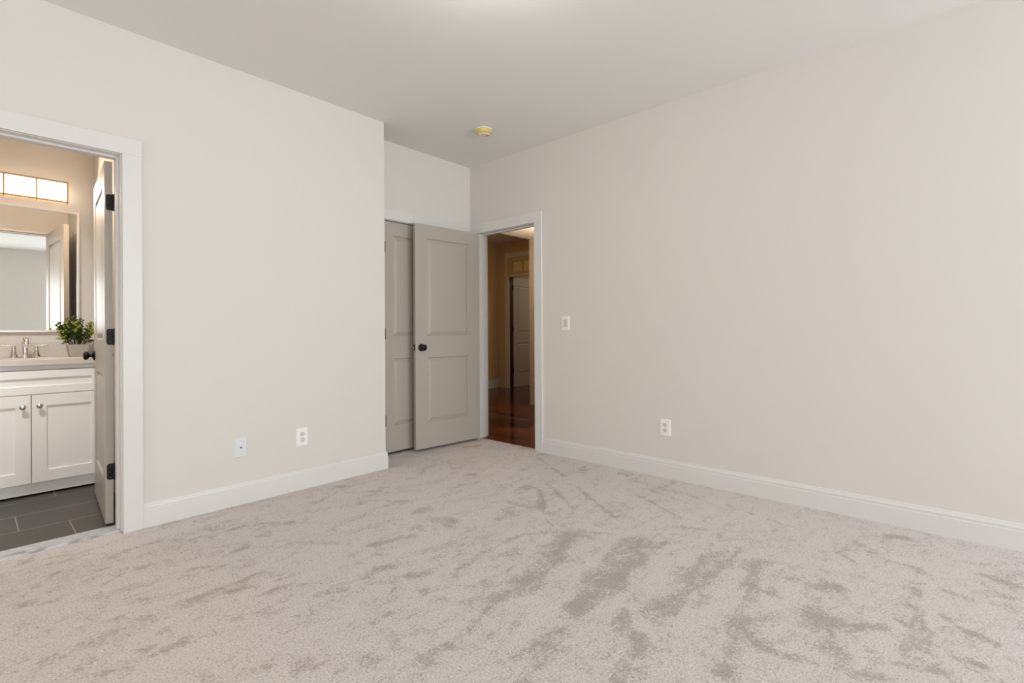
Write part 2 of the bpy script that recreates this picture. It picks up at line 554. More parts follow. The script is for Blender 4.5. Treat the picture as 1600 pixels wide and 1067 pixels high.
# patches where feet and the vacuum turned the carpet pile: x0, y0, x1, y1, width, strength
NAP = [(2.17,1.54,1.89,1.48,0.055,0.8),(1.97,1.47,1.55,1.36,0.038,0.8),(1.53,1.35,1.49,1.35,0.012,0.6),(2.2,1.53,2.3,1.35,0.013,0.7),(2.28,1.28,1.83,1.2,0.023,0.8),(2.27,1.21,1.84,1.12,0.056,0.9),(2.39,1.11,1.87,1.11,0.014,0.9),(1.81,1.1,1.59,1.12,0.039,0.8),(1.58,1.11,1.52,1.11,0.023,0.6),(2.52,0.8,2.09,0.81,0.013,0.9),(2.22,0.82,1.81,0.81,0.012,0.9),(2.21,0.89,2.05,0.89,0.064,0.7),(2.49,0.84,2.3,0.9,0.023,0.7),(1.95,0.85,1.74,0.88,0.038,0.8),(2.0,0.77,1.92,0.78,0.024,0.6),(1.68,0.95,1.61,0.91,0.027,0.8),(1.72,0.79,1.72,0.84,0.018,0.7),(2.45,0.73,2.49,0.65,0.022,0.8),(2.42,0.7,2.24,0.67,0.027,0.8),(2.2,0.63,1.98,0.63,0.008,0.7),(2.22,0.57,2.23,0.56,0.025,0.8),(2.4,0.45,2.45,0.4,0.03,0.9),(2.39,0.54,2.44,0.52,0.016,0.6),(1.95,0.6,1.82,0.57,0.031,0.8),(1.76,0.58,1.72,0.58,0.025,0.7),(2.01,0.55,1.89,0.55,0.009,0.7),(2.15,0.42,2.13,0.37,0.041,0.8),(2.07,0.37,1.94,0.31,0.033,0.8),(2.17,0.27,2.23,0.21,0.016,0.9),(1.83,0.52,1.89,0.46,0.01,0.8),(1.81,0.51,1.83,0.39,0.008,0.8),(1.83,0.39,1.88,0.26,0.011,0.7),(1.62,0.56,1.59,0.55,0.019,0.8),(1.86,0.25,1.9,0.18,0.017,0.9),(1.6,0.84,1.54,0.81,0.029,0.8),(1.51,0.82,1.34,0.79,0.017,0.6),(1.67,0.78,1.68,0.69,0.012,0.6),(1.36,1.09,1.27,1.06,0.037,0.7),(1.27,1.09,1.21,1.08,0.016,0.7),(1.42,1.06,1.44,1.06,0.01,0.6),(2.61,1.14,2.68,1.03,0.012,0.8),(2.6,2.23,2.55,2.21,0.023,0.8),(2.3,2.03,2.3,2.07,0.018,0.7),(2.55,2.06,2.31,1.86,0.018,0.8),(2.3,1.82,2.33,1.77,0.017,0.7),(2.62,2.29,2.6,2.14,0.017,0.6),(3.19,2.17,3.19,2.12,0.019,0.7),(2.17,1.72,2.19,1.72,0.014,0.6),(3.25,2.65,2.97,2.18,0.011,0.8),(2.74,2.15,2.47,1.75,0.008,0.7),(2.83,1.96,2.5,1.47,0.006,0.6),(3.01,1.68,2.75,1.19,0.006,0.6),(3.1,1.58,2.97,1.11,0.009,0.4),(3.23,1.5,3.05,1.02,0.012,0.35),(3.29,1.91,3.34,1.81,0.029,0.6),(3.2,1.7,3.15,1.36,0.02,0.4),(3.13,1.05,3.01,0.64,0.007,0.4),(3.22,0.26,3.24,0.21,0.021,0.8),(3.04,0.43,2.98,0.34,0.014,0.6),(2.93,0.32,2.94,0.3,0.008,0.7),(2.87,0.24,2.88,0.19,0.006,0.8),(2.82,0.43,2.77,0.36,0.005,0.6),(2.61,0.35,2.6,0.24,0.008,0.6),(3.01,0.12,3.01,0.09,0.009,0.6),(2.87,0.14,2.79,0.09,0.019,0.9),(2.65,0.13,2.58,0.13,0.007,0.6),(3.08,0.01,3.14,-0.12,0.011,0.7),(2.99,-0.08,2.94,-0.18,0.014,0.8),(2.89,-0.07,2.87,-0.08,0.012,0.7),(2.81,-0.13,2.8,-0.16,0.015,0.7),(2.71,0.06,2.69,-0.03,0.007,0.7),(2.44,0.18,2.49,0.11,0.007,0.7),(2.45,0.11,2.3,0.1,0.007,0.8),(2.44,0.05,2.5,-0.04,0.008,0.9),(2.32,0.17,2.29,0.13,0.004,0.7),(2.24,0.12,2.09,0.13,0.018,0.8),(2.18,0.09,2.11,0.08,0.023,0.7),(2.4,-0.01,2.37,-0.1,0.007,0.9),(2.37,-0.06,2.33,-0.11,0.01,0.7),(2.29,-0.11,2.27,-0.15,0.012,0.7),(2.01,0.18,2.02,0.14,0.009,0.8),(2.02,0.13,2.06,0.05,0.009,0.9),(2.17,0.04,2.19,-0.05,0.009,0.7),(1.86,0.25,1.9,0.18,0.011,0.8),(2.06,0.02,2.04,0.01,0.016,0.7),(2.45,0.43,2.45,0.4,0.021,0.6),(2.25,0.58,2.21,0.55,0.017,0.8),(1.44,1.4,1.55,1.37,0.02,0.8),(1.55,1.37,1.76,1.42,0.024,0.6),(1.42,1.39,1.25,1.33,0.01,0.8),(1.25,1.33,1.08,1.3,0.005,0.7),(1.08,1.3,0.96,1.33,0.007,0.6),(1.01,1.27,0.96,1.33,0.007,0.4),(1.94,1.73,1.68,1.72,0.009,0.8),(1.68,1.72,1.48,1.69,0.007,0.7),(1.96,1.74,2.08,1.64,0.008,0.7),(2.3,2.1,2.28,2.06,0.019,0.8),(2.56,2.23,2.56,2.19,0.024,0.8),(2.6,2.11,2.39,1.9,0.014,0.8),(2.3,1.82,2.31,1.77,0.013,0.7),(2.04,1.98,2.06,1.96,0.013,0.8),(2.18,1.7,2.19,1.69,0.011,0.6),(2.52,2.75,2.56,2.71,0.017,0.8),(2.46,2.86,2.54,2.86,0.012,0.8),(2.41,3.11,2.29,3.01,0.015,0.7),(2.85,2.94,2.91,2.92,0.009,0.6),(1.8,2.21,1.86,2.14,0.03,0.7),(1.78,2.41,1.91,2.4,0.019,0.7),(1.62,2.23,1.7,2.22,0.015,0.6),(1.78,2.13,1.84,1.97,0.024,0.6),(1.38,2.21,1.57,2.15,0.018,0.7),(1.48,1.97,1.53,1.94,0.015,0.6),(1.24,1.98,1.31,1.93,0.016,0.8),(1.17,1.94,1.2,1.96,0.012,0.7),(1.31,1.81,1.37,1.76,0.008,0.7),(1.18,2.47,1.26,2.36,0.014,0.7),(1.3,2.31,1.3,2.3,0.013,0.6),(1.47,3.02,1.81,3.16,0.01,0.8),(1.75,3.23,1.76,3.19,0.025,0.6),(1.59,2.82,1.74,2.77,0.017,0.7),(1.8,2.96,1.87,2.92,0.015,0.6),(1.8,2.71,1.88,2.61,0.014,0.6),(1.15,2.85,1.23,2.81,0.017,0.8),(1.06,2.86,1.1,2.86,0.017,0.7),(1.03,2.76,1.08,2.73,0.012,0.7),(0.91,2.2,1.01,2.21,0.016,0.7),(0.79,2.13,0.91,2.15,0.007,0.8),(0.87,2.14,0.96,2.09,0.009,0.7),(0.98,1.96,1.06,1.92,0.015,0.6),(1.24,2.17,1.23,2.19,0.006,0.7),(1.2,1.77,1.21,1.78,0.009,0.6),(1.26,1.56,1.3,1.54,0.016,0.6),(1.0,1.62,1.11,1.62,0.01,0.6),(1.12,1.54,1.14,1.55,0.013,0.5),(1.01,1.51,1.12,1.41,0.016,0.45),(0.89,1.48,0.9,1.41,0.022,0.45),(0.77,1.54,0.72,1.58,0.011,0.5),(1.68,1.86,1.72,1.83,0.016,0.6),(1.69,1.64,1.83,1.61,0.021,0.4),(1.25,1.63,1.28,1.65,0.009,0.6),(1.37,1.1,1.44,1.07,0.017,0.6),(1.16,1.11,1.32,1.06,0.015,0.6),(0.52,3.08,0.66,3.08,0.011,0.9),(0.46,3.03,0.51,3.06,0.01,0.7),(0.24,3.02,0.28,3.04,0.014,0.7),(0.17,3.29,0.32,3.25,0.01,0.5),(0.39,2.74,0.45,2.78,0.007,0.8),(0.29,2.71,0.34,2.72,0.008,0.7),(0.22,2.72,0.25,2.72,0.007,0.5),(0.53,2.8,0.57,2.81,0.007,0.7),(0.73,3.03,0.82,2.98,0.017,0.7),(0.85,2.95,1.03,2.96,0.01,0.9),(1.09,2.94,1.24,2.83,0.014,0.7),(1.03,2.76,1.1,2.76,0.011,0.7),(0.69,2.61,0.73,2.59,0.011,0.7),(0.83,2.64,0.94,2.67,0.008,0.8),(0.62,2.31,0.72,2.31,0.015,0.8),(0.72,2.27,0.82,2.23,0.008,0.8),(0.79,2.32,0.9,2.35,0.007,0.8),(0.91,2.15,0.96,2.12,0.012,0.7),(0.79,2.12,0.86,2.11,0.008,0.7),(0.42,2.52,0.5,2.42,0.016,0.5),(0.38,2.37,0.46,2.3,0.014,0.6),(0.47,2.14,0.48,2.15,0.01,0.6),(0.39,2.08,0.43,2.06,0.014,0.7),(0.43,2.02,0.51,2.03,0.008,0.6),(0.28,2.29,0.26,2.28,0.01,0.5),(0.17,2.26,0.2,2.26,0.013,0.5),(0.61,2.22,0.63,2.18,0.011,0.5),(0.33,2.45,0.32,2.43,0.009,0.4),(0.63,1.68,0.67,1.65,0.013,0.5),(0.7,1.58,0.76,1.55,0.013,0.5),(0.28,2.04,0.35,1.98,0.009,0.4),(0.17,2.76,0.11,2.78,0.011,0.4),(0.17,2.52,0.19,2.46,0.01,0.4)]

# ------------------------------------------------------------------ room dimensions
LY = 3.3596          # bedroom face of the left wall (faces -Y)
RX = 3.429           # bedroom face of the right wall (faces -X)
CZ = 2.738           # ceiling
KX = 2.2116          # outside corner where the left wall ends
AY = 3.670           # alcove wall
DT = 2.052           # jamb head height
NX, NY = -2.6, -3.6  # side and near walls, out of the picture
HX = 3.549           # hall face of the right wall

# ------------------------------------------------------------------ floors
def build_carpet():
    st = 0.02
    xs = np.arange(NX, 3.4795, st)
    xs = np.append(xs, 3.4795)
    ys = np.append(np.arange(NY, 3.384, st), [3.386, 3.42, 3.48, 3.54, 3.60, 3.66, 3.72])
    nx, ny = len(xs), len(ys)
    X, Y = np.meshgrid(xs, ys, indexing='ij')
    nap = np.zeros_like(X)
    wob = 0.025 * np.sin(X * 23 + 1.3 * np.sin(Y * 17)) + 0.02 * np.sin(Y * 31 + 2.0 * np.sin(X * 13))
    for ax, ay, bx, by, w, it in NAP:
        w = max(w, 0.012)
        dx, dy = bx - ax, by - ay
        ll = dx * dx + dy * dy + 1e-9
        t = np.clip(((X - ax) * dx + (Y - ay) * dy) / ll, 0, 1)
        d = np.hypot(X - ax - t * dx, Y - ay - t * dy) + wob * min(1.0, w * 12)
        v = it * np.clip(1.45 - 0.75 * d / w, 0, 1)
        nap = np.maximum(nap, v)
    verts = np.stack([X, Y, np.zeros_like(X)], -1).reshape(-1, 3)
    I, J = np.meshgrid(np.arange(nx - 1), np.arange(ny - 1), indexing='ij')
    cx = (xs[:-1] + xs[1:]) / 2
    cy = (ys[:-1] + ys[1:]) / 2
    keep = (cy[None, :] < 3.386) | (cx[:, None] > 2.13)
    I, J = I[keep], J[keep]
    faces = np.stack([I * ny + J, (I + 1) * ny + J, (I + 1) * ny + J + 1, I * ny + J + 1], -1)
    me = bpy.data.meshes.new('floor')
    me.vertices.add(len(verts))
    me.vertices.foreach_set('co', verts.astype(np.float32).ravel())
    nf = len(faces)
    me.loops.add(nf * 4)
    me.loops.foreach_set('vertex_index', faces.astype(np.int32).ravel())
    me.polygons.add(nf)
    me.polygons.foreach_set('loop_start', np.arange(nf, dtype=np.int32) * 4)
    me.polygons.foreach_set('loop_total', np.full(nf, 4, dtype=np.int32))
    a = me.attributes.new('nap', 'FLOAT', 'POINT')
    a.data.foreach_set('value', nap.astype(np.float32).ravel())
    me.update()
    me.validate()
    me.materials.append(MAT['carpet'])
    o = bpy.data.objects.new('floor', me)
    COL.objects.link(o)
    return struct(o, 'beige cut pile bedroom carpet with brushed darker patches', 'floor')


build_carpet()
o = MB().box(-1.3, 0.72, 3.500, 5.14, -0.03, 0.001).build('floor.001', MAT['tile'])
struct(o, 'dark grey tiled bathroom floor with pale grout lines', 'floor')
o = MB().box(3.4800, 9.2, 1.0, 7.0, -0.03, -0.001).build('floor.002', MAT['wood'])
struct(o, 'dark red hardwood floor seen through the bedroom doorway', 'floor')
m = MB()
m.prism([(3.3865, -0.03), (3.3865, 0.004), (3.392, 0.010), (3.506, 0.010), (3.512, 0.004), (3.512, -0.03)], -0.236, 0.5755, axis='x')
struct(m.build('trim_1', MAT['marble']), 'white veined marble threshold between carpet and bathroom tiles', 'threshold')

# ------------------------------------------------------------------ ceiling, walls
o = MB().box(-2.75, 9.3, -3.8, 7.1, CZ, CZ + 0.12).build('ceiling', MAT['ceiling'])
struct(o, 'plain white bedroom ceiling', 'ceiling')

m = MB()
m.box(NX, -0.236, LY, 3.48, -0.03, CZ)
m.box(0.5745, KX, LY, 3.48, -0.03, CZ)
m.box(-0.236, 0.5745, LY, 3.48, 2.070, CZ)
struct(m.build('wall_left', MAT['wall']), 'greige wall between the bathroom doorway and the outside corner', 'wall')

m = MB()
m.box(2.092, KX, 3.48, 3.79, -0.03, CZ)
m.box(KX, 2.3905, AY, 3.79, -0.03, CZ)
m.box(2.3905, 3.346, AY, 3.79, 2.070, CZ)
m.box(3.346, RX, AY, 3.79, -0.03, CZ)
struct(m.build('wall_alcove', MAT['wall']), 'short greige wall above the grey closet door in the alcove', 'wall')

m = MB()
m.box(RX, HX, NY, 2.797, -0.03, CZ)
m.box(RX, HX, 3.568, 6.62, -0.03, CZ)
m.box(RX, HX, 2.797, 3.568, 2.070, CZ)
struct(m.build('wall_right', MAT['wall']), 'long blank greige wall with one switch and one outlet', 'wall')

# walls behind and beside the camera, with their window openings
m = MB()
for x0, x1 in ((NX - 0.12, -2.2), (-0.2, 2.15), (3.35, HX)):
    m.box(x0, x1, NY - 0.12, NY, -0.03, CZ)
for x0, x1 in ((-2.2, -0.2), (2.15, 3.35)):
    m.box(x0, x1, NY - 0.12, NY, -0.03, 0.65)
    m.box(x0, x1, NY - 0.12, NY, 2.22, CZ)
struct(m.build('wall_near', MAT['wall']), 'greige bedroom wall with two window openings facing the bathroom doorway', 'wall')
m = MB()
m.box(NX - 0.12, NX, NY, 1.15, -0.03, CZ)
m.box(NX - 0.12, NX, 3.05, 3.48, -0.03, CZ)
m.box(NX - 0.12, NX, 1.15, 3.05, -0.03, 0.66)
m.box(NX - 0.12, NX, 1.15, 3.05, 2.22, CZ)
struct(m.build('wall_side', MAT['wall']), 'greige bedroom wall with a window opening facing the long blank wall', 'wall')

# bathroom shell
o = MB().box(-1.4, 0.80, 5.08, 5.20, -0.03, CZ).build('wall_back', MAT['wall'])
struct(o, 'bathroom wall behind the mirror and the vanity', 'wall')
m = MB()
m.box(0.677, 0.797, 3.48, 5.08, -0.03, CZ)
m.box(-1.42, -1.30, 3.48, 5.20, -0.03, CZ)
struct(m.build('wall_bathroom', MAT['wall']), 'bathroom side wall behind the open grey door', 'wall')

# closet behind the alcove door
m = MB()
m.box(2.092, HX, 4.45, 4.57, -0.03, CZ)
m.box(2.092, 2.212, 3.79, 4.45, -0.03, CZ)
m.box(2.212, RX, 3.79, 4.45, -0.06, -0.03)
struct(m.build('wall_closet', MAT['wall']), 'closet walls hidden behind the grey alcove door', 'wall')

# hall and foyer beyond the bedroom doorway
o = MB().box(RX, 6.95, 6.505, 6.62, -0.03, CZ).build('wall_far', MAT['hallwall'])
struct(o, 'tan hall wall at the left of the view through the doorway', 'wall')
m = MB()
m.box(6.81, 6.93, 6.255, 6.505, -0.03, CZ)
m.box(6.81, 6.93, 4.0, 5.42, -0.03, CZ)
m.box(6.81, 6.93, 5.42, 6.255, 2.50, CZ)
struct(m.build('wall_foyer', MAT['hallwall']), 'tan foyer wall around the door with a transom', 'wall')
o = MB().box(5.52, 6.81, 1.0, 4.652, -0.03, 2.42).build('wall_hall', MAT['hallwall_lit'])
struct(o, 'tan lit wall end beside the doorway casing in the hall', 'wall')
o = MB().box(HX, 6.81, 1.0, 4.652, 2.42, CZ).build('ceiling.001', MAT['ceiling'])
struct(o, 'low dropped ceiling of the hall behind the doorway', 'ceiling')
m = MB()
m.box(HX, 5.52, 0.9, 1.0, -0.03, CZ)
struct(m.build('wall_hall.001', MAT['hallwall']), 'hidden end wall of the hall', 'wall')
m = MB()
m.box(9.0, 9.12, 4.0, 7.0, -0.03, CZ)
m.box(6.93, 9.12, 6.9, 7.02, -0.03, CZ)
m.box(6.93, 9.12, 4.0, 4.12, -0.03, CZ)
m.box(6.81, 6.93, 6.62, 7.02, -0.03, CZ)
struct(m.build('wall_room', MAT['hallwall']), 'walls of the dark room beyond the foyer door', 'wall')

# ------------------------------------------------------------------ baseboards
def bb_prof(t=0.015, h=0.134):
    return [(0, -0.02), (t, -0.02), (t, h - 0.038), (t - 0.003, h - 0.036), (t - 0.0035, h - 0.030),
            (t - 0.002, h - 0.022), (t - 0.004, h - 0.0135), (t - 0.0075, h - 0.0115), (t - 0.0085, h - 0.004), (t - 0.011, h), (0, h)]


m = MB()
m.sweep(bb_prof(), [(0.647, LY, 0, -1), (KX, LY, 1, -1), (KX, AY, 1, 0)])
struct(m.build('baseboard_left', MAT['trim']), 'white moulded baseboard under the wall with two plates, wrapping the corner', 'baseboard')
m = MB().sweep(bb_prof(), [(RX, 2.735, -1, 0), (RX, NY, -1, 0)])
struct(m.build('baseboard_right', MAT['trim']), 'white moulded baseboard along the long blank wall', 'baseboard')
m = MB().sweep(bb_prof(0.013, 0.12), [(0.677, 3.50, -1, 0), (0.677, 4.565, -1, 0)])
struct(m.build('baseboard_bathroom', MAT['trim']), 'white baseboard behind the open bathroom door', 'baseboard')
m = MB().sweep(bb_prof(0.015, 0.15), [(4.6, 6.505, 0, -1), (6.79, 6.505, 0, -1)])
struct(m.build('baseboard_far', MAT['trim']), 'pale baseboard along the tan hall wall', 'baseboard')

# ------------------------------------------------------------------ door casings and jambs
def casing_leg(m, axis, p0, p1, face, sgn, z0, z1):
    """flat casing with eased edges on a wall face; sgn points off the wall"""
    t = 0.018 * sgn
    a, b = sorted((face, face + t))
    if axis == 'x':
        m.box(p0, p1, a, b, z0, z1, 0.002)
    else:
        m.box(a, b, p0, p1, z0, z1, 0.002)


# bathroom doorway
m = MB()
casing_leg(m, 'x', 0.5600, 0.6475, LY, -1, 0.0, 2.055)
casing_leg(m, 'x', -0.3085, -0.2215, LY, -1, 0.0, 2.055)
casing_leg(m, 'x', -0.3085, 0.6475, LY, -1, 2.055, 2.1445)
struct(m.build('trim_2', MAT['trim']), 'white casing around the bathroom doorway', 'door casing')
m = MB()
m.box(0.5545, 0.5735, LY, 3.497, 0.010, DT, 0.0015)
m.box(-0.235, -0.216, LY, 3.497, 0.010, DT, 0.0015)
m.box(-0.235, 0.5735, LY, 3.497, DT, DT + 0.018, 0.0015)
m.box(0.5430, 0.5545, 3.405, 3.458, 0.012, DT - 0.0115, 0.0025)
m.box(-0.216, -0.2045, 3.405, 3.458, 0.012, DT - 0.0115, 0.0025)
m.box(-0.216, 0.5545, 3.405, 3.458, DT - 0.0115, DT, 0.0025)
struct(m.build('trim_3', MAT['trim']), 'white jamb and stop lining the bathroom doorway', 'door jamb')

# bedroom doorway to the hall
m = MB()
casing_leg(m, 'y', 2.7345, 2.8180, RX, -1, 0.0, 2.056)
casing_leg(m, 'y', 3.5530, 3.6690, RX, -1, 0.0, 2.056)
casing_leg(m, 'y', 2.7345, 3.6690, RX, -1, 2.056, 2.1480)
struct(m.build('trim_4', MAT['trim']), 'white casing around the doorway to the hall', 'door casing')
m = MB()
m.box(RX, HX + 0.003, 2.798, 2.8130, 0.0, DT, 0.0015)
m.box(RX, HX + 0.003, 3.5480, 3.5670, 0.012, DT, 0.0015)
m.box(RX, HX + 0.003, 2.798, 3.5670, DT, DT + 0.017, 0.0015)
m.box(3.472, 3.508, 2.8130, 2.8245, 0.0, DT - 0.0115, 0.002)
m.box(3.472, 3.508, 3.5365, 3.5480, 0.014, DT - 0.0115, 0.002)
m.box(3.472, 3.508, 2.8130, 3.5480, DT - 0.0115, DT, 0.002)
struct(m.build('trim_5', MAT['trim']), 'white jamb and stop lining the doorway to the hall', 'door jamb')

# closet
m = MB()
casing_leg(m, 'x', 2.3200, 2.4060, AY, -1, 0.0, 2.056)
casing_leg(m, 'x', 3.3265, RX, AY, -1, 0.0, 2.056)
casing_leg(m, 'x', 2.3200, RX - 0.0185, AY, -1, 2.056, 2.1480)
struct(m.build('trim_6', MAT['trim']), 'white casing over the closet door in the alcove', 'door casing')
m = MB()
m.box(2.392, 2.4110, AY, 3.79, 0.0, DT, 0.0015)
m.box(3.324, 3.3425, AY, 3.79, 0.0, DT, 0.0015)
m.box(2.392, 3.3425, AY, 3.79, DT, DT + 0.017, 0.0015)
m.box(2.4110, 3.324, 3.716, 3.752, DT - 0.0115, DT, 0.0015)
struct(m.build('trim_7', MAT['trim']), 'white jamb lining the closet doorway', 'door jamb')

# foyer door frame with transom
m = MB()
casing_leg(m, 'y', 6.2245, 6.3250, 6.81, -1, 0.0, 2.090)
casing_leg(m, 'y', 5.3600, 5.4600, 6.81, -1, 0.0, 2.090)
m.box(6.785, 6.81, 6.235, 6.262, 0.0, 2.090, 0.004)
casing_leg(m, 'y', 5.3600, 6.3250, 6.81, -1, 2.440, 2.535)
casing_leg(m, 'y', 6.2600, 6.3250, 6.81, -1, 2.090, 2.440)
casing_leg(m, 'y', 5.3600, 5.4200, 6.81, -1, 2.090, 2.440)
m.box(6.80, 6.95, 5.4220, 6.253, 2.085, 2.124, 0.002)
struct(m.build('trim_8', MAT['trim']), 'pale casing around the foyer door and its transom', 'door casing')

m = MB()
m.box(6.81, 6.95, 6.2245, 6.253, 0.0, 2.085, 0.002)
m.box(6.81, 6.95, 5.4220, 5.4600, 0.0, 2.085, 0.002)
struct(m.build('trim_9', MAT['dark_jamb']), 'dark red jamb of the foyer doorway', 'door jamb')

w = empty('window_1', (6.83, 5.84, 2.124))
struct(w, 'transom of small panes painted pale as if backlit over the foyer door', 'transom window')
m = MB()
for yy in ((0.30, 0.42), (-0.42, -0.30)):
    m.box(-0.02, 0.03, yy[0], yy[1], 0.0, 0.318, 0.003)
m.box(-0.02, 0.03, -0.30, 0.30, 0.0, 0.048, 0.003)
m.box(-0.02, 0.03, -0.30, 0.30, 0.240, 0.318, 0.003)
for yc in (0.066, -0.132):
    m.box(-0.02, 0.03, yc - 0.016, yc + 0.016, 0.048, 0.240, 0.003)
m.build('window_frame', MAT['hallwall'], w)
for yc, hw in ((0.191, 0.109), (-0.033, 0.083), (-0.224, 0.076)):
    MB().box(0.004, 0.012, yc - hw, yc + hw, 0.048, 0.240).build('window_pane', MAT['pane'], w)


# ------------------------------------------------------------------ panelled doors
def panel_face(b, w, h, y, ny, panels):
    """front skin with moulded raised panels; ny = +1 / -1 outward direction of the face along y"""
    xs = sorted({0.0, w} | {q[0] for q in panels} | {q[1] for q in panels})
    zs = sorted({0.0, h} | {q[2] for q in panels} | {q[3] for q in panels})

    def V(x, z, d):
        return b.verts.new((x, y - ny * d, z))
    for i in range(len(xs) - 1):
        for k in range(len(zs) - 1):
            x0, x1, z0, z1 = xs[i], xs[i + 1], zs[k], zs[k + 1]
            if any(abs(q[0] - x0) < 1e-6 and abs(q[1] - x1) < 1e-6 and abs(q[2] - z0) < 1e-6 and abs(q[3] - z1) < 1e-6 for q in panels):
                rings = []
                for ins, d in ((0.0, 0.0), (0.0035, 0.0075), (0.008, 0.0130), (0.0115, 0.0130), (0.035, 0.0030), (0.0385, 0.0015)):
                    rings.append([V(x0 + ins, z0 + ins, d), V(x1 - ins, z0 + ins, d), V(x1 - ins, z1 - ins, d), V(x0 + ins, z1 - ins, d)])
                for A, B in zip(rings[:-1], rings[1:]):
                    for q in range(4):
                        b.faces.new((A[q], A[(q + 1) % 4], B[(q + 1) % 4], B[q]))
                b.faces.new(rings[-1])
            else:
                b.faces.new((V(x0, z0, 0), V(x1, z0, 0), V(x1, z1, 0), V(x0, z1, 0)))


def door_slab(w, h, y0, y1, panels):
    b = bmesh.new()
    panel_face(b, w, h, y1, 1, panels)
    panel_face(b, w, h, y0, -1, panels)
    xs = sorted({0.0, w} | {q[0] for q in panels} | {q[1] for q in panels})
    zs = sorted({0.0, h} | {q[2] for q in panels} | {q[3] for q in panels})
    for i in range(len(xs) - 1):
        for z in (0.0, h):
            b.faces.new([b.verts.new(c) for c in ((xs[i], y0, z), (xs[i + 1], y0, z), (xs[i + 1], y1, z), (xs[i], y1, z))])
    for k in range(len(zs) - 1):
        for x in (0.0, w):
            b.faces.new([b.verts.new(c) for c in ((x, y0, zs[k]), (x, y0, zs[k + 1]), (x, y1, zs[k + 1]), (x, y1, zs[k]))])
    bmesh.ops.remove_doubles(b, verts=list(b.verts), dist=1e-5)
    m = MB()
    m.merge(b)
    return m


KNOB = [(0.033, 0.0), (0.033, 0.004), (0.030, 0.008), (0.022, 0.011), (0.0135, 0.015), (0.0115, 0.022), (0.0125, 0.028),
        (0.019, 0.032), (0.0255, 0.037), (0.0285, 0.044), (0.0275, 0.051), (0.022, 0.0565), (0.012, 0.0590), (0.0, 0.0595)]


def door_knob(parent, x, y, z, ny, label=None):
    rot = Matrix.Translation((x, y, z)) @ Matrix.Rotation(-ny * math.pi / 2, 4, 'X')
    k = MB().lathe(KNOB[6:], 32, rot).build('door_knob', MAT['black'], parent)
    MB().lathe(KNOB[:7], 32, rot).build('rosette', MAT['black'], k)
    if label:
        k['label'] = label
    return k


def hinge(parent, x, y, z, leaf=None, mat='black', label=None):
    """barrel along z at (x, y); leaf = (x, y0, y1, dx): plate on the door's end grain"""
    m = MB()
    hh = 0.089
    for k in range(5):
        z0 = z - hh / 2 + k * hh / 5
        m.lathe([(0.0, z0 + 0.0004), (0.0062, z0 + 0.0004), (0.0062, z0 + hh / 5 - 0.0004), (0.0, z0 + hh / 5 - 0.0004)], 16,
                Matrix.Translation((x, y, 0)))
    m.lathe([(0.0, z - hh / 2 - 0.004), (0.004, z - hh / 2 - 0.003), (0.0058, z - hh / 2), (0.0058, z + hh / 2), (0.004, z + hh / 2 + 0.003), (0.0, z + hh / 2 + 0.004)], 16, Matrix.Translation((x, y, 0)))
    if leaf:
        lx, y0, y1, dx = leaf
        r = 0.012
        pts = []
        # rounded on the side away from the barrel
        ya, yb = (y1, y0) if abs(y0 - y) < abs(y1 - y) else (y0, y1)
        s = 1 if ya > yb else -1
        pts.append((yb, z - hh / 2))
        for k in range(7):
            a = math.radians(-90 + 15 * k)
            pts.append((ya - s * r + s * r * math.cos(a), z - hh / 2 + r + r * math.sin(a)))
        for k in range(7):
            a = math.radians(15 * k)
            pts.append((ya - s * r + s * r * math.cos(a), z + hh / 2 - r + r * math.sin(a)))
        pts.append((yb, z + hh / 2))
        m.prism(pts, min(lx, lx + dx), max(lx, lx + dx), axis='x')
    h = m.build('hinge', MAT[mat], parent)
    if label:
        h['label'] = label
    if leaf:
        lx, y0, y1, dx = leaf
        for q, fy in ((0.031, 0.45), (0.0, 0.72), (-0.031, 0.45)):
            ya, yb = (y1, y0) if abs(y0 - y) < abs(y1 - y) else (y0, y1)
            sc = MB().lathe([(0.0, 0.0), (0.0042, 0.0), (0.0042, 0.0004), (0.0022, 0.0011), (0.0, 0.0012)], 14,
                            Matrix.Translation((lx + dx, yb + (ya - yb) * fy, z + q)) @ Matrix.Rotation(math.copysign(math.pi / 2, dx), 4, 'Y'))
            sc.build('screw', MAT['slot'], h)
    return h


HZ = (1.817, 1.062, 0.307)


def make_door(name, loc, rz, w, z0, z1, label, cat='door', kind='structure', flip=False, knob_x=None, knobs=(1, -1), stile=0.128):
    d = empty(name, (loc[0], loc[1], z0), rz)
    tag(d, label, cat, kind)
    t = 0.035
    y0, y1 = (0.0, t) if flip else (-t, 0.0)
    panels = [(stile, w - stile, 0.255 - z0, 0.843 - z0), (stile, w - stile, 1.042 - z0, 1.925 - z0)]
    door_slab(w, z1 - z0, y0, y1, panels).build('door_leaf', MAT['door'], d)
    kx = w - 0.0615 if knob_x is None else knob_x
    for s in knobs:
        door_knob(d, kx, y1 if s > 0 else y0, 0.936 - z0, s, 'black round door knob')
    return d


# bathroom door, swung in past square
d = make_door('door_1', (0.5105, 3.5266), math.atan2(0.9974, 0.0718), 0.765, 0.018, 2.046,
              'grey two-panel door standing open into the bathroom, black hinges on its edge')
for z in HZ:
    hinge(d, -0.006, -0.0395, z - 0.018, (0.0, -0.0355, -0.0065, -0.0022), label='black hinge leaf with three screws')

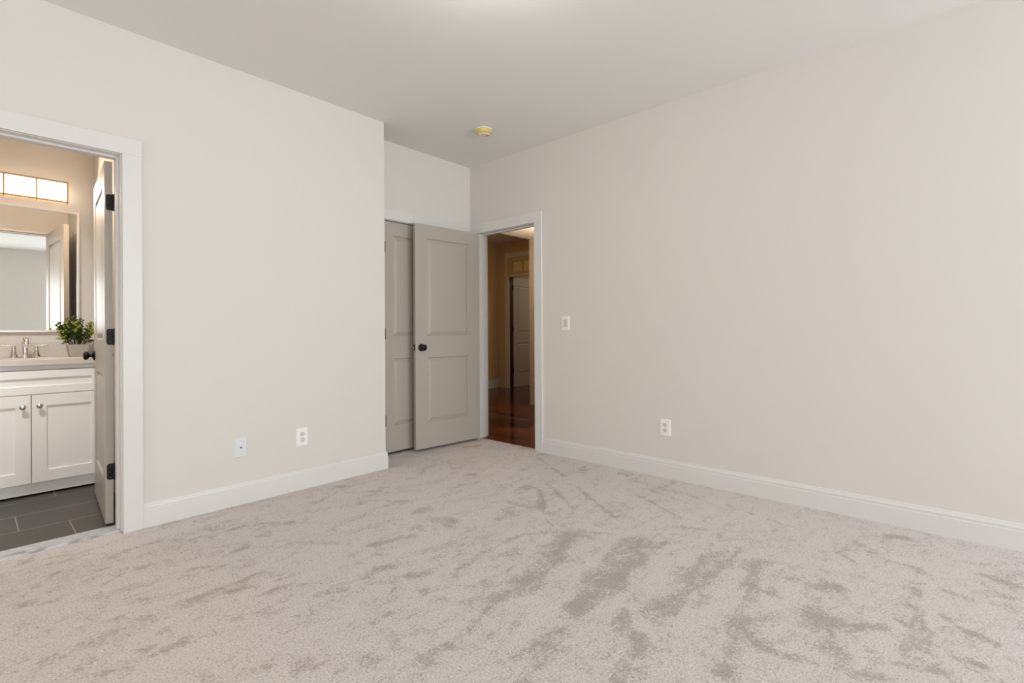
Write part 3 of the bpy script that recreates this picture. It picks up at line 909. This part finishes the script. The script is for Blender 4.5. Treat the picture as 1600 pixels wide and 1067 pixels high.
# bedroom door, swung back almost flat against the alcove
d = make_door('door_2', (3.4045, 3.5182), math.atan2(0.0790, -0.9969), 0.738, 0.024, 2.049,
              'grey two-panel door swung back into the alcove, black knob facing the room')
m = MB().prism(rounded(0.025, 0.057, 0.004, 4, -0.0175, 0.936 - 0.024), 0.7378, 0.7388, axis='x')
lp = m.build('latch_plate', MAT['black'], d)
m = MB()
m.prism(rounded(0.011, 0.016, 0.004, 4, -0.0175, 0.936 - 0.024), 0.7385, 0.7475, axis='x')
m.build('latch_bolt', MAT['chrome'], lp)['label'] = 'bright metal latch bolt'
for z in HZ:
    hinge(d, -0.006, -0.038, z - 0.024, None, 'trim', 'white painted hinge barrel')

# closet door
d = make_door('door_3', (2.4145, 3.6760), 0.0, 0.9065, 0.026, 2.041,
              'grey two-panel closet door, closed, mostly hidden behind the open door', flip=True, knobs=(-1,), stile=0.094)
for z in HZ:
    hinge(d, -0.0005, -0.0115, z - 0.026, label='black hinge barrel')

# door beyond the foyer
d = make_door('door_4', (6.915, 6.2230), 0.0, 0.76, 0.012, 2.078,
              'grey two-panel door standing open into the dark room beyond the hall', flip=True)
for z in (1.88, 1.09, 0.31):
    hinge(d, -0.010, -0.004, z, (-0.018, -0.0015, -0.0005, 0.012), label='black hinge')

# ------------------------------------------------------------------ wall plates, detector
def plate(name, loc, rz, w, h, mat, label, cat):
    p = empty(name, loc, rz)
    tag(p, label, cat)
    m = MB()
    b = bmesh.new()
    o0 = [b.verts.new((x, 0, z)) for x, z in rounded(w, h, 0.004)]
    o1 = [b.verts.new((x, -0.003, z)) for x, z in rounded(w, h, 0.004)]
    o2 = [b.verts.new((x, -0.0060, z)) for x, z in rounded(w - 0.008, h - 0.008, 0.004)]
    n = len(o0)
    for A, B in ((o0, o1), (o1, o2)):
        for k in range(n):
            b.faces.new((A[k], A[(k + 1) % n], B[(k + 1) % n], B[k]))
    b.faces.new(o2)
    b.faces.new(o0)
    m.merge(b)
    m.build('cover_plate', mat, p)
    return p


def screw(p, x, z, mat='plastic_grey'):
    MB().lathe([(0.0, 0.0), (0.0032, 0.0), (0.0028, 0.0008), (0.0, 0.001)], 12,
               Matrix.Translation((x, -0.0058, z)) @ Matrix.Rotation(math.pi / 2, 4, 'X')).build('screw', MAT[mat], p)


def outlet(loc, rz, label):
    p = plate('wall_outlet', loc, rz, 0.080, 0.124, MAT['plastic'], label, 'outlet')
    for zc in (0.0195, -0.0195):
        m = MB()
        pts = []
        for k in range(28):
            a = 2 * math.pi * k / 28
            pts.append((0.0172 * math.cos(a), zc + max(-0.0142, min(0.0142, 0.0172 * math.sin(a)))))
        m.prism(pts, -0.0078, -0.0055, axis='y')
        s = m.build('socket', MAT['slot_grey'], p)
        m = MB()
        m.box(-0.0076, -0.0052, -0.0083, -0.0076, zc - 0.0005, zc + 0.0075)
        m.box(0.0052, 0.0072, -0.0083, -0.0076, zc + 0.0005, zc + 0.0070)
        m.lathe([(0.0, 0.0), (0.0029, 0.0), (0.0029, 0.0007), (0.0, 0.0007)], 12, Matrix.Translation((0, -0.0076, zc - 0.0075)) @ Matrix.Rotation(math.pi / 2, 4, 'X'))
        m.build('slots', MAT['slot'], s)
    screw(p, 0, 0.0)
    return p


RW = -math.pi / 2    # plates on the right wall face -X
outlet((1.5443, LY, 0.3590), 0.0, 'white duplex outlet on the wall beside the bathroom, near the outside corner')
outlet((RX, 1.5918, 0.3665), RW, 'white duplex outlet low on the long blank wall')

p = plate('cable_plate', (1.1515, LY, 0.3572), 0.0, 0.074, 0.126, MAT['plastic_cool'], 'blank white cable plate with a small brass connector in the middle', 'wall plate')
m = MB().lathe([(0.0, 0.0), (0.0062, 0.0), (0.0062, 0.002), (0.0046, 0.002), (0.0046, 0.009), (0.0030, 0.0095), (0.0, 0.0095)], 6,
               Matrix.Translation((0, -0.0058, 0)) @ Matrix.Rotation(math.pi / 2, 4, 'X'), smooth=False)
m.build('connector', MAT['coax'], p)['label'] = 'brass screw connector'
screw(p, 0, 0.042)
screw(p, 0, -0.042)

p = plate('light_switch', (RX, 2.4845, 1.1440), RW, 0.080, 0.124, MAT['plastic'], 'white rocker switch plate beside the doorway to the hall', 'light switch')
m = MB()
for x0, x1, z0, z1 in ((-0.0185, 0.0185, 0.0335, 0.036), (-0.0185, 0.0185, -0.036, -0.0335), (-0.0185, -0.0165, -0.0335, 0.0335), (0.0165, 0.0185, -0.0335, 0.0335)):
    m.box(x0, x1, -0.0066, -0.0055, z0, z1)
m.build('switch_surround', MAT['slot_grey'], p)
m = MB()
b = bmesh.new()
A = [b.verts.new(c) for c in ((-0.0162, -0.005, -0.033), (0.0162, -0.005, -0.033), (0.0162, -0.005, 0.033), (-0.0162, -0.005, 0.033))]
B = [b.verts.new(c) for c in ((-0.0155, -0.0062, -0.0325), (0.0155, -0.0062, -0.0325), (0.0155, -0.0075, 0.0), (-0.0155, -0.0075, 0.0))]
C_ = [b.verts.new(c) for c in ((0.0155, -0.0100, 0.0325), (-0.0155, -0.0100, 0.0325))]
b.faces.new((B[0], B[1], B[2], B[3]))
b.faces.new((B[3], B[2], C_[0], C_[1]))
b.faces.new((A[0], A[1], B[1], B[0]))
b.faces.new((C_[1], C_[0], A[2], A[3]))
b.faces.new((A[1], A[2], C_[0], B[2], B[1]))
b.faces.new((A[3], A[0], B[0], B[3], C_[1]))
b.faces.new(A)
m.merge(b)
m.build('rocker', MAT['plastic_grey'], p)
screw(p, 0, 0.048)
screw(p, 0, -0.048)

# smoke detector under its yellow dust cover
dt = empty('smoke_detector', (2.848, 2.879, CZ))
tag(dt, 'round smoke detector with a yellow dust cover on the ceiling', 'smoke detector')
FL = Matrix.Rotation(math.pi, 4, 'X')
MB().lathe([(0.0, 0.0), (0.068, 0.0), (0.069, 0.006), (0.066, 0.010), (0.0, 0.010)], 40, FL).build('base', MAT['plastic'], dt)
MB().lathe([(0.0, 0.006), (0.0655, 0.006), (0.0690, 0.010), (0.0690, 0.018), (0.0675, 0.026), (0.0630, 0.0325), (0.0560, 0.0375), (0.0480, 0.0400), (0.0, 0.0410)], 40, FL).build('dust_cover', MAT['yellow'], dt)
lb = MB().lathe([(0.0, 0.0390), (0.0475, 0.0395), (0.0455, 0.0425), (0.0380, 0.0465), (0.0250, 0.0488), (0.0, 0.0492)], 32, FL).build('label_disc', MAT['label'], dt)
m = MB()
for x0, x1, y0, y1 in ((0.010, 0.032, -0.008, -0.001), (-0.004, 0.010, 0.000, 0.006), (-0.030, -0.018, 0.004, 0.007)):
    m.box(x0, x1, y0, y1, -0.0500, -0.0465)
m.build('red_print', MAT['red'], lb)
m = MB()
for x0, x1, y0, y1 in ((0.004, 0.030, -0.030, -0.020), (-0.012, 0.004, -0.032, -0.027), (-0.030, -0.008, -0.010, -0.006)):
    m.box(x0, x1, y0, y1, -0.0500, -0.0465)
m.build('brown_print', MAT['brown'], lb)

# stray thread on the carpet by the open door
pts = []
for k in range(13):
    t = k / 12
    pts.append((3.052 + 0.192 * t, 3.394 - 0.056 * t + 0.004 * math.sin(t * 5), 0.004 + 0.0015 * math.sin(t * 9)))
tag(MB().tube(pts, [0.003, 0.0055, 0.0065, 0.0065, 0.006, 0.0055, 0.005, 0.0045, 0.004, 0.0035, 0.003, 0.0025, 0.002], 8).build('carpet_thread', MAT['rust']), 'thin rust brown thread lying on the carpet before the open door', 'thread')

# ------------------------------------------------------------------ bathroom vanity
VX0, VX1, VY = -0.118, 0.672, 4.568
v = empty('vanity_cabinet', (0.278, VY, 0.0))
tag(v, 'pale grey shaker vanity cabinet under the bathroom mirror', 'vanity')


def vb(m, x0, x1, y0, y1, z0, z1, bev=0.0):
    m.box(x0 - 0.278, x1 - 0.278, y0 - VY, y1 - VY, z0, z1, bev)


m = MB()
vb(m, VX0, VX0 + 0.018, VY, 5.075, 0.012, 0.872)
vb(m, VX1 - 0.018, VX1, VY, 5.075, 0.012, 0.872)
vb(m, VX0, VX1, 5.065, 5.078, 0.012, 0.872)
vb(m, VX0 + 0.018, VX1 - 0.018, VY + 0.002, 5.065, 0.094, 0.112)
# face frame
vb(m, VX0, VX0 + 0.018, VY - 0.002, VY + 0.017, 0.094, 0.872)
vb(m, VX1 - 0.018, VX1, VY - 0.002, VY + 0.017, 0.094, 0.872)
vb(m, VX0, VX1, VY - 0.002, VY + 0.017, 0.840, 0.872)
vb(m, VX0, VX1, VY - 0.002, VY + 0.017, 0.645, 0.70)
vb(m, 0.262, 0.294, VY, VY + 0.017, 0.094, 0.66)
m.build('carcass', MAT['vanity'], v)
m = MB()
vb(m, VX0, VX1, VY + 0.005, VY + 0.020, 0.014, 0.094, 0.001)
m.build('toe_kick', MAT['vanity'], v)


def shaker(x0, x1, z0, z1, st, rail, name):
    """frame and recessed panel front, 19 mm thick, standing on the face frame"""
    m = MB()
    yf, yb = VY - 0.021, VY - 0.003
    vb(m, x0, x0 + st, yf, yb, z0, z1, 0.0012)
    vb(m, x1 - st, x1, yf, yb, z0, z1, 0.0012)
    vb(m, x0 + st - 0.001, x1 - st + 0.001, yf, yb, z0, z0 + rail, 0.0012)
    vb(m, x0 + st - 0.001, x1 - st + 0.001, yf, yb, z1 - rail, z1, 0.0012)
    vb(m, x0 + st - 0.004, x1 - st + 0.004, yf + 0.0085, yb, z0 + rail - 0.004, z1 - rail + 0.004)
    return m.build(name, MAT['vanity'], v)


shaker(-0.100, 0.657, 0.680, 0.836, 0.072, 0.052, 'drawer_front')
KN = [(0.0075, 0.0), (0.0065, 0.004), (0.0055, 0.012), (0.0085, 0.016), (0.0155, 0.020), (0.0165, 0.024), (0.0150, 0.0275), (0.009, 0.030), (0.0, 0.031)]
for x0, x1, kx, kz in ((-0.100, 0.2755, 0.2370, 0.599), (0.2810, 0.657, 0.3170, 0.602)):
    dr = shaker(x0, x1, 0.092, 0.674, 0.072, 0.076, 'cabinet_door')
    rot = Matrix.Translation((kx - 0.278, -0.021, kz)) @ Matrix.Rotation(math.pi / 2, 4, 'X')
    MB().lathe(KN, 28, rot).build('cabinet_knob', MAT['nickel'], dr)['label'] = 'brushed nickel mushroom knob'

# countertop with undermount basin cut-out and splashes
ct = empty('vanity_countertop', (0.278, 4.80, 0.908))
tag(ct, 'beige stone vanity top with low backsplash', 'countertop')


def superellipse(rx, ry, n, cx=0.0, cy=0.0, p=2.6):
    pts = []
    for k in range(n):
        a = 2 * math.pi * k / n
        c, s = math.cos(a), math.sin(a)
        pts.append((cx + rx * math.copysign(abs(c) ** (2 / p), c), cy + ry * math.copysign(abs(s) ** (2 / p), s)))
    return pts


def slab_with_hole(x0, x1, y0, y1, z0, z1, hole):
    b = bmesh.new()
    n = len(hole)

    def outer(k):
        hx, hy = hole[k]
        a = math.atan2(hy - hcy, hx - hcx)
        c, s = math.cos(a), math.sin(a)
        t = min(((x1 if c > 0 else x0) - hcx) / c if abs(c) > 1e-9 else 1e9, ((y1 if s > 0 else y0) - hcy) / s if abs(s) > 1e-9 else 1e9)
        return hcx + c * t, hcy + s * t
    hcx = sum(p[0] for p in hole) / n
    hcy = sum(p[1] for p in hole) / n
    corners = [math.atan2(y - hcy, x - hcx) for x in (x0, x1) for y in (y0, y1)]
    outs = [outer(k) for k in range(n)]
    for ca, (cx, cy) in zip(corners, [(x, y) for x in (x0, x1) for y in (y0, y1)]):
        k = min(range(n), key=lambda q: abs(math.remainder(math.atan2(hole[q][1] - hcy, hole[q][0] - hcx) - ca, 2 * math.pi)))
        outs[k] = (cx, cy)
    T = [b.verts.new((*p, z1)) for p in outs]
    Bv = [b.verts.new((*p, z0)) for p in outs]
    TI = [b.verts.new((*p, z1)) for p in hole]
    BI = [b.verts.new((*p, z0)) for p in hole]
    for k in range(n):
        q = (k + 1) % n
        b.faces.new((T[k], T[q], TI[q], TI[k]))
        b.faces.new((Bv[k], Bv[q], BI[q], BI[k]))
        b.faces.new((T[k], T[q], Bv[q], Bv[k]))
        b.faces.new((TI[k], TI[q], BI[q], BI[k]))
    return b


m = MB()
m.merge(slab_with_hole(-0.409, 0.3985, -0.272, 0.279, -0.035, 0.0, superellipse(0.205, 0.150, 64, 0.0, -0.050)))
m.build('stone_top', MAT['quartz'], ct)
MB().box(-0.409, 0.3985, 0.259, 0.2795, 0.0003, 0.109, 0.002).build('backsplash', MAT['quartz'], ct)
MB().box(0.3785, 0.3985, -0.250, 0.2585, 0.0003, 0.109, 0.002).build('side_splash', MAT['quartz'], ct)
b = bmesh.new()
prev = None
for s, z in ((1.06, -0.037), (1.0, -0.040), (0.97, -0.07), (0.88, -0.12), (0.62, -0.152), (0.15, -0.165)):
    R = [b.verts.new((x, y - 0.050, z)) for x, y in superellipse(0.205 * s, 0.150 * s, 48)]
    if prev:
        for k in range(48):
            f = b.faces.new((prev[k], prev[(k + 1) % 48], R[(k + 1) % 48], R[k]))
            f.smooth = True
    prev = R
b.faces.new(prev)
m = MB()
m.merge(b)
m.build('basin', MAT['plastic'], ct)['label'] = 'white undermount basin'

# widespread faucet
fa = empty('basin_faucet', (0.2735, 4.972, 0.9083))
tag(fa, 'chrome widespread basin faucet with two lever handles', 'faucet')
m = MB()
m.lathe([(0.0, 0.0), (0.027, 0.0), (0.027, 0.006), (0.022, 0.011), (0.0175, 0.030), (0.0165, 0.055), (0.0165, 0.08)], 28)
m.tube([(0, 0, 0.07), (0, 0, 0.098), (0, -0.010, 0.119), (0, -0.030, 0.132), (0, -0.058, 0.132), (0, -0.082, 0.122), (0, -0.100, 0.104), (0, -0.104, 0.090)],
       [0.0165, 0.017, 0.0175, 0.0175, 0.0165, 0.0155, 0.0145, 0.0140], 20)
m.build('spout', MAT['chrome'], fa)
for s in (-1, 1):
    m = MB()
    m.lathe([(0.0, 0.0), (0.028, 0.0), (0.028, 0.005), (0.024, 0.014), (0.016, 0.036), (0.0115, 0.060), (0.0120, 0.074), (0.010, 0.082), (0.0, 0.084)], 28,
            Matrix.Translation((s * 0.0585, 0, 0)))
    h = m.build('handle', MAT['chrome'], fa)
    m = MB()
    x = s * 0.0585
    m.tube([(x - s * 0.010, 0, 0.081), (x + s * 0.012, 0, 0.0855), (x + s * 0.035, -0.003, 0.088), (x + s * 0.056, -0.006, 0.089), (x + s * 0.066, -0.008, 0.089)],
           [(0.009, 0.006), (0.010, 0.006), (0.008, 0.0050), (0.0078, 0.0055), (0.0050, 0.0035)], 14)
    m.build('lever', MAT['chrome'], h)

# framed mirror
MX0, MX1, MZ0, MZ1 = -0.025, 0.581, 1.0915, 2.018
mi = empty('wall_mirror', ((MX0 + MX1) / 2, 5.0795, MZ0))
tag(mi, 'framed rectangular mirror over the bathroom vanity', 'mirror')
cx = (MX0 + MX1) / 2
hw = (MX1 - MX0) / 2
H_ = MZ1 - MZ0
m = MB()
fwid = 0.016
m.box(-hw, -hw + fwid, -0.024, -0.001, 0, H_, 0.0025)
m.box(hw - fwid, hw, -0.024, -0.001, 0, H_, 0.0025)
m.box(-hw + fwid, hw - fwid, -0.024, -0.001, 0, fwid, 0.0025)
m.box(-hw + fwid, hw - fwid, -0.024, -0.001, H_ - fwid, H_, 0.0025)
m.build('mirror_frame', MAT['mirror_frame'], mi)
b = bmesh.new()
x0, x1, z0, z1 = -hw + fwid - 0.002, hw - fwid + 0.002, fwid - 0.002, H_ - fwid + 0.002
m = MB()
m.box(x0, x1, -0.016, -0.004, z0, z1)
m.build('mirror_glass', MAT['mirror'], mi)
b.free()

# three-glass vanity light
vl = empty('vanity_light', (0.2535, 5.0795, 2.147))
tag(vl, 'lit bar light with square opal glasses above the mirror', 'light fixture')
MB().box(-0.20, 0.20, -0.030, -0.0005, -0.045, 0.045, 0.003).build('back_plate', MAT['brass'], vl)
m = MB()
for zc in (0.074, -0.074):
    m.box(-0.2545, 0.2545, -0.088, -0.082, zc - 0.0055, zc + 0.0055)
    m.box(-0.2545, 0.2545, -0.034, -0.028, zc - 0.0055, zc + 0.0055)
for xc in (-0.2535, -0.0845, 0.0845, 0.2535):
    m.box(xc - 0.0045, xc + 0.0045, -0.0885, -0.0815, -0.078, 0.078)
    m.box(xc - 0.003, xc + 0.003, -0.0885, -0.028, -0.079, -0.073)
    m.box(xc - 0.003, xc + 0.003, -0.0885, -0.028, 0.073, 0.079)
m.build('light_frame', MAT['brass'], vl)
for k in range(3):
    xc = -0.169 + 0.169 * k
    MB().box(xc - 0.0805, xc + 0.0805, -0.0815, -0.034, -0.0695, 0.0695, 0.004).build('glass_shade', MAT['glow'], vl)['label'] = 'glowing opal glass shade'
# the bulbs' own light
area('vanity_bulbs', (0.2535, 4.985, 2.147), (0, -1, -0.1), 0.48, 0.12, 11, (1.0, 0.75, 0.54))

# potted plant
rng = random.Random(11)
pp = empty('potted_plant', (0.5475, 4.862, 0.9083))
tag(pp, 'small boxwood plant in a speckled square pot on the vanity', 'plant')
b = bmesh.new()
rings = []
for hs, z in ((0.046, 0.004), (0.048, 0.0), (0.049, 0.003), (0.0620, 0.086), (0.0625, 0.090), (0.0615, 0.0915), (0.0570, 0.0915), (0.0555, 0.078)):
    rings.append([b.verts.new((x, y, z)) for x, y in rounded(hs * 2, hs * 2, 0.010, 4)])
for A, B in zip(rings[:-1], rings[1:]):
    for k in range(len(A)):
        b.faces.new((A[k], A[(k + 1) % len(A)], B[(k + 1) % len(A)], B[k]))
b.faces.new(rings[0])
b.faces.new(rings[-1])
m = MB()
m.merge(b)
m.build('pot', MAT['concrete'], pp)
MB().box(-0.053, 0.053, -0.053, 0.053, 0.0782, 0.084, 0.004).build('soil', MAT['soil'], pp)
ms = MB()
fb = bmesh.new()
leaf_pts = ((0, 0), (0.28, 0.30), (0.36, 0.58), (0.26, 0.85), (0, 1.0))


def add_leaf(b, p, d, size, mi, roll):
    d = d.normalized()
    side = d.cross(Vector((0, 0, 1)))
    if side.length < 1e-3:
        side = Vector((1, 0, 0))
    side.normalize()
    side = Matrix.Rotation(roll, 3, d) @ side
    nrm = side.cross(d)
    mid = [b.verts.new(p + d * size * t - nrm * size * 0.10 * math.sin(math.pi * t)) for _, t in leaf_pts]
    for s in (-1, 1):
        ed = [b.verts.new(p + d * size * t + side * s * w_ * size + nrm * size * 0.06) for w_, t in leaf_pts[1:-1]]
        ch = [mid[0]] + ed + [mid[-1]]
        f = b.faces.new((mid[0], ed[0], mid[1]))
        f2 = b.faces.new((mid[1], ed[0], ed[1], mid[2]))
        f3 = b.faces.new((mid[2], ed[1], ed[2], mid[3]))
        f4 = b.faces.new((mid[3], ed[2], mid[4]))
        for q in (f, f2, f3, f4):
            q.material_index = mi
            q.smooth = True


# sprigs fan out of the pot; tips set the crown's outline
tips = []
for k in range(46):
    a = rng.uniform(0, 2 * math.pi)
    r = 0.105 * math.sqrt(rng.random())
    hh = 0.285 - 9.0 * max(0, r - 0.02) ** 2 * 1.4 - rng.uniform(0, 0.10)
    tips.append(Vector((r * math.cos(a) * 1.05 - 0.006, r * math.sin(a) * 0.9, max(0.11, hh))))
tips += [Vector((-0.115, -0.02, 0.200)), Vector((-0.112, 0.01, 0.178)), Vector((-0.108, -0.03, 0.130)), Vector((-0.085, -0.05, 0.096)),
         Vector((-0.03, -0.01, 0.292)), Vector((-0.018, -0.02, 0.283)), Vector((0.085, -0.03, 0.238)), Vector((0.07, -0.04, 0.245)), Vector((-0.075, -0.02, 0.232))]
for T in tips:
    base = Vector((T.x * 0.30 + rng.uniform(-0.01, 0.01), T.y * 0.30, 0.080))
    mid = base.lerp(T, 0.55) + Vector((0, 0, 0.02))
    ms.tube([base, mid, T], [0.0014, 0.0011, 0.0006], 6)
    bright = 1 if rng.random() < 0.55 else 0
    for q in range(11):
        t = 0.30 + 0.70 * q / 10
        P = base.lerp(mid, t / 0.55) if t < 0.55 else mid.lerp(T, (t - 0.55) / 0.45)
        ax = (T - base).normalized()
        a = q * 2.4 + rng.uniform(-0.5, 0.5)
        out = Vector((math.cos(a), math.sin(a), 0.25 + rng.uniform(-0.25, 0.45)))
        d_ = out * 0.85 + ax * 0.55
        mi = 1 if (bright and t > 0.62 and rng.random() < 0.8) or rng.random() < 0.07 else 0
        add_leaf(fb, P, d_, rng.uniform(0.016, 0.027), mi, rng.uniform(-0.7, 0.7))
ms.build('stems', MAT['stem'], pp)
me = bpy.data.meshes.new('foliage')
fb.to_mesh(me)
fb.free()
me.materials.append(MAT['leaf_dark'])
me.materials.append(MAT['leaf_light'])
o = bpy.data.objects.new('foliage', me)
COL.objects.link(o)
o.parent = pp
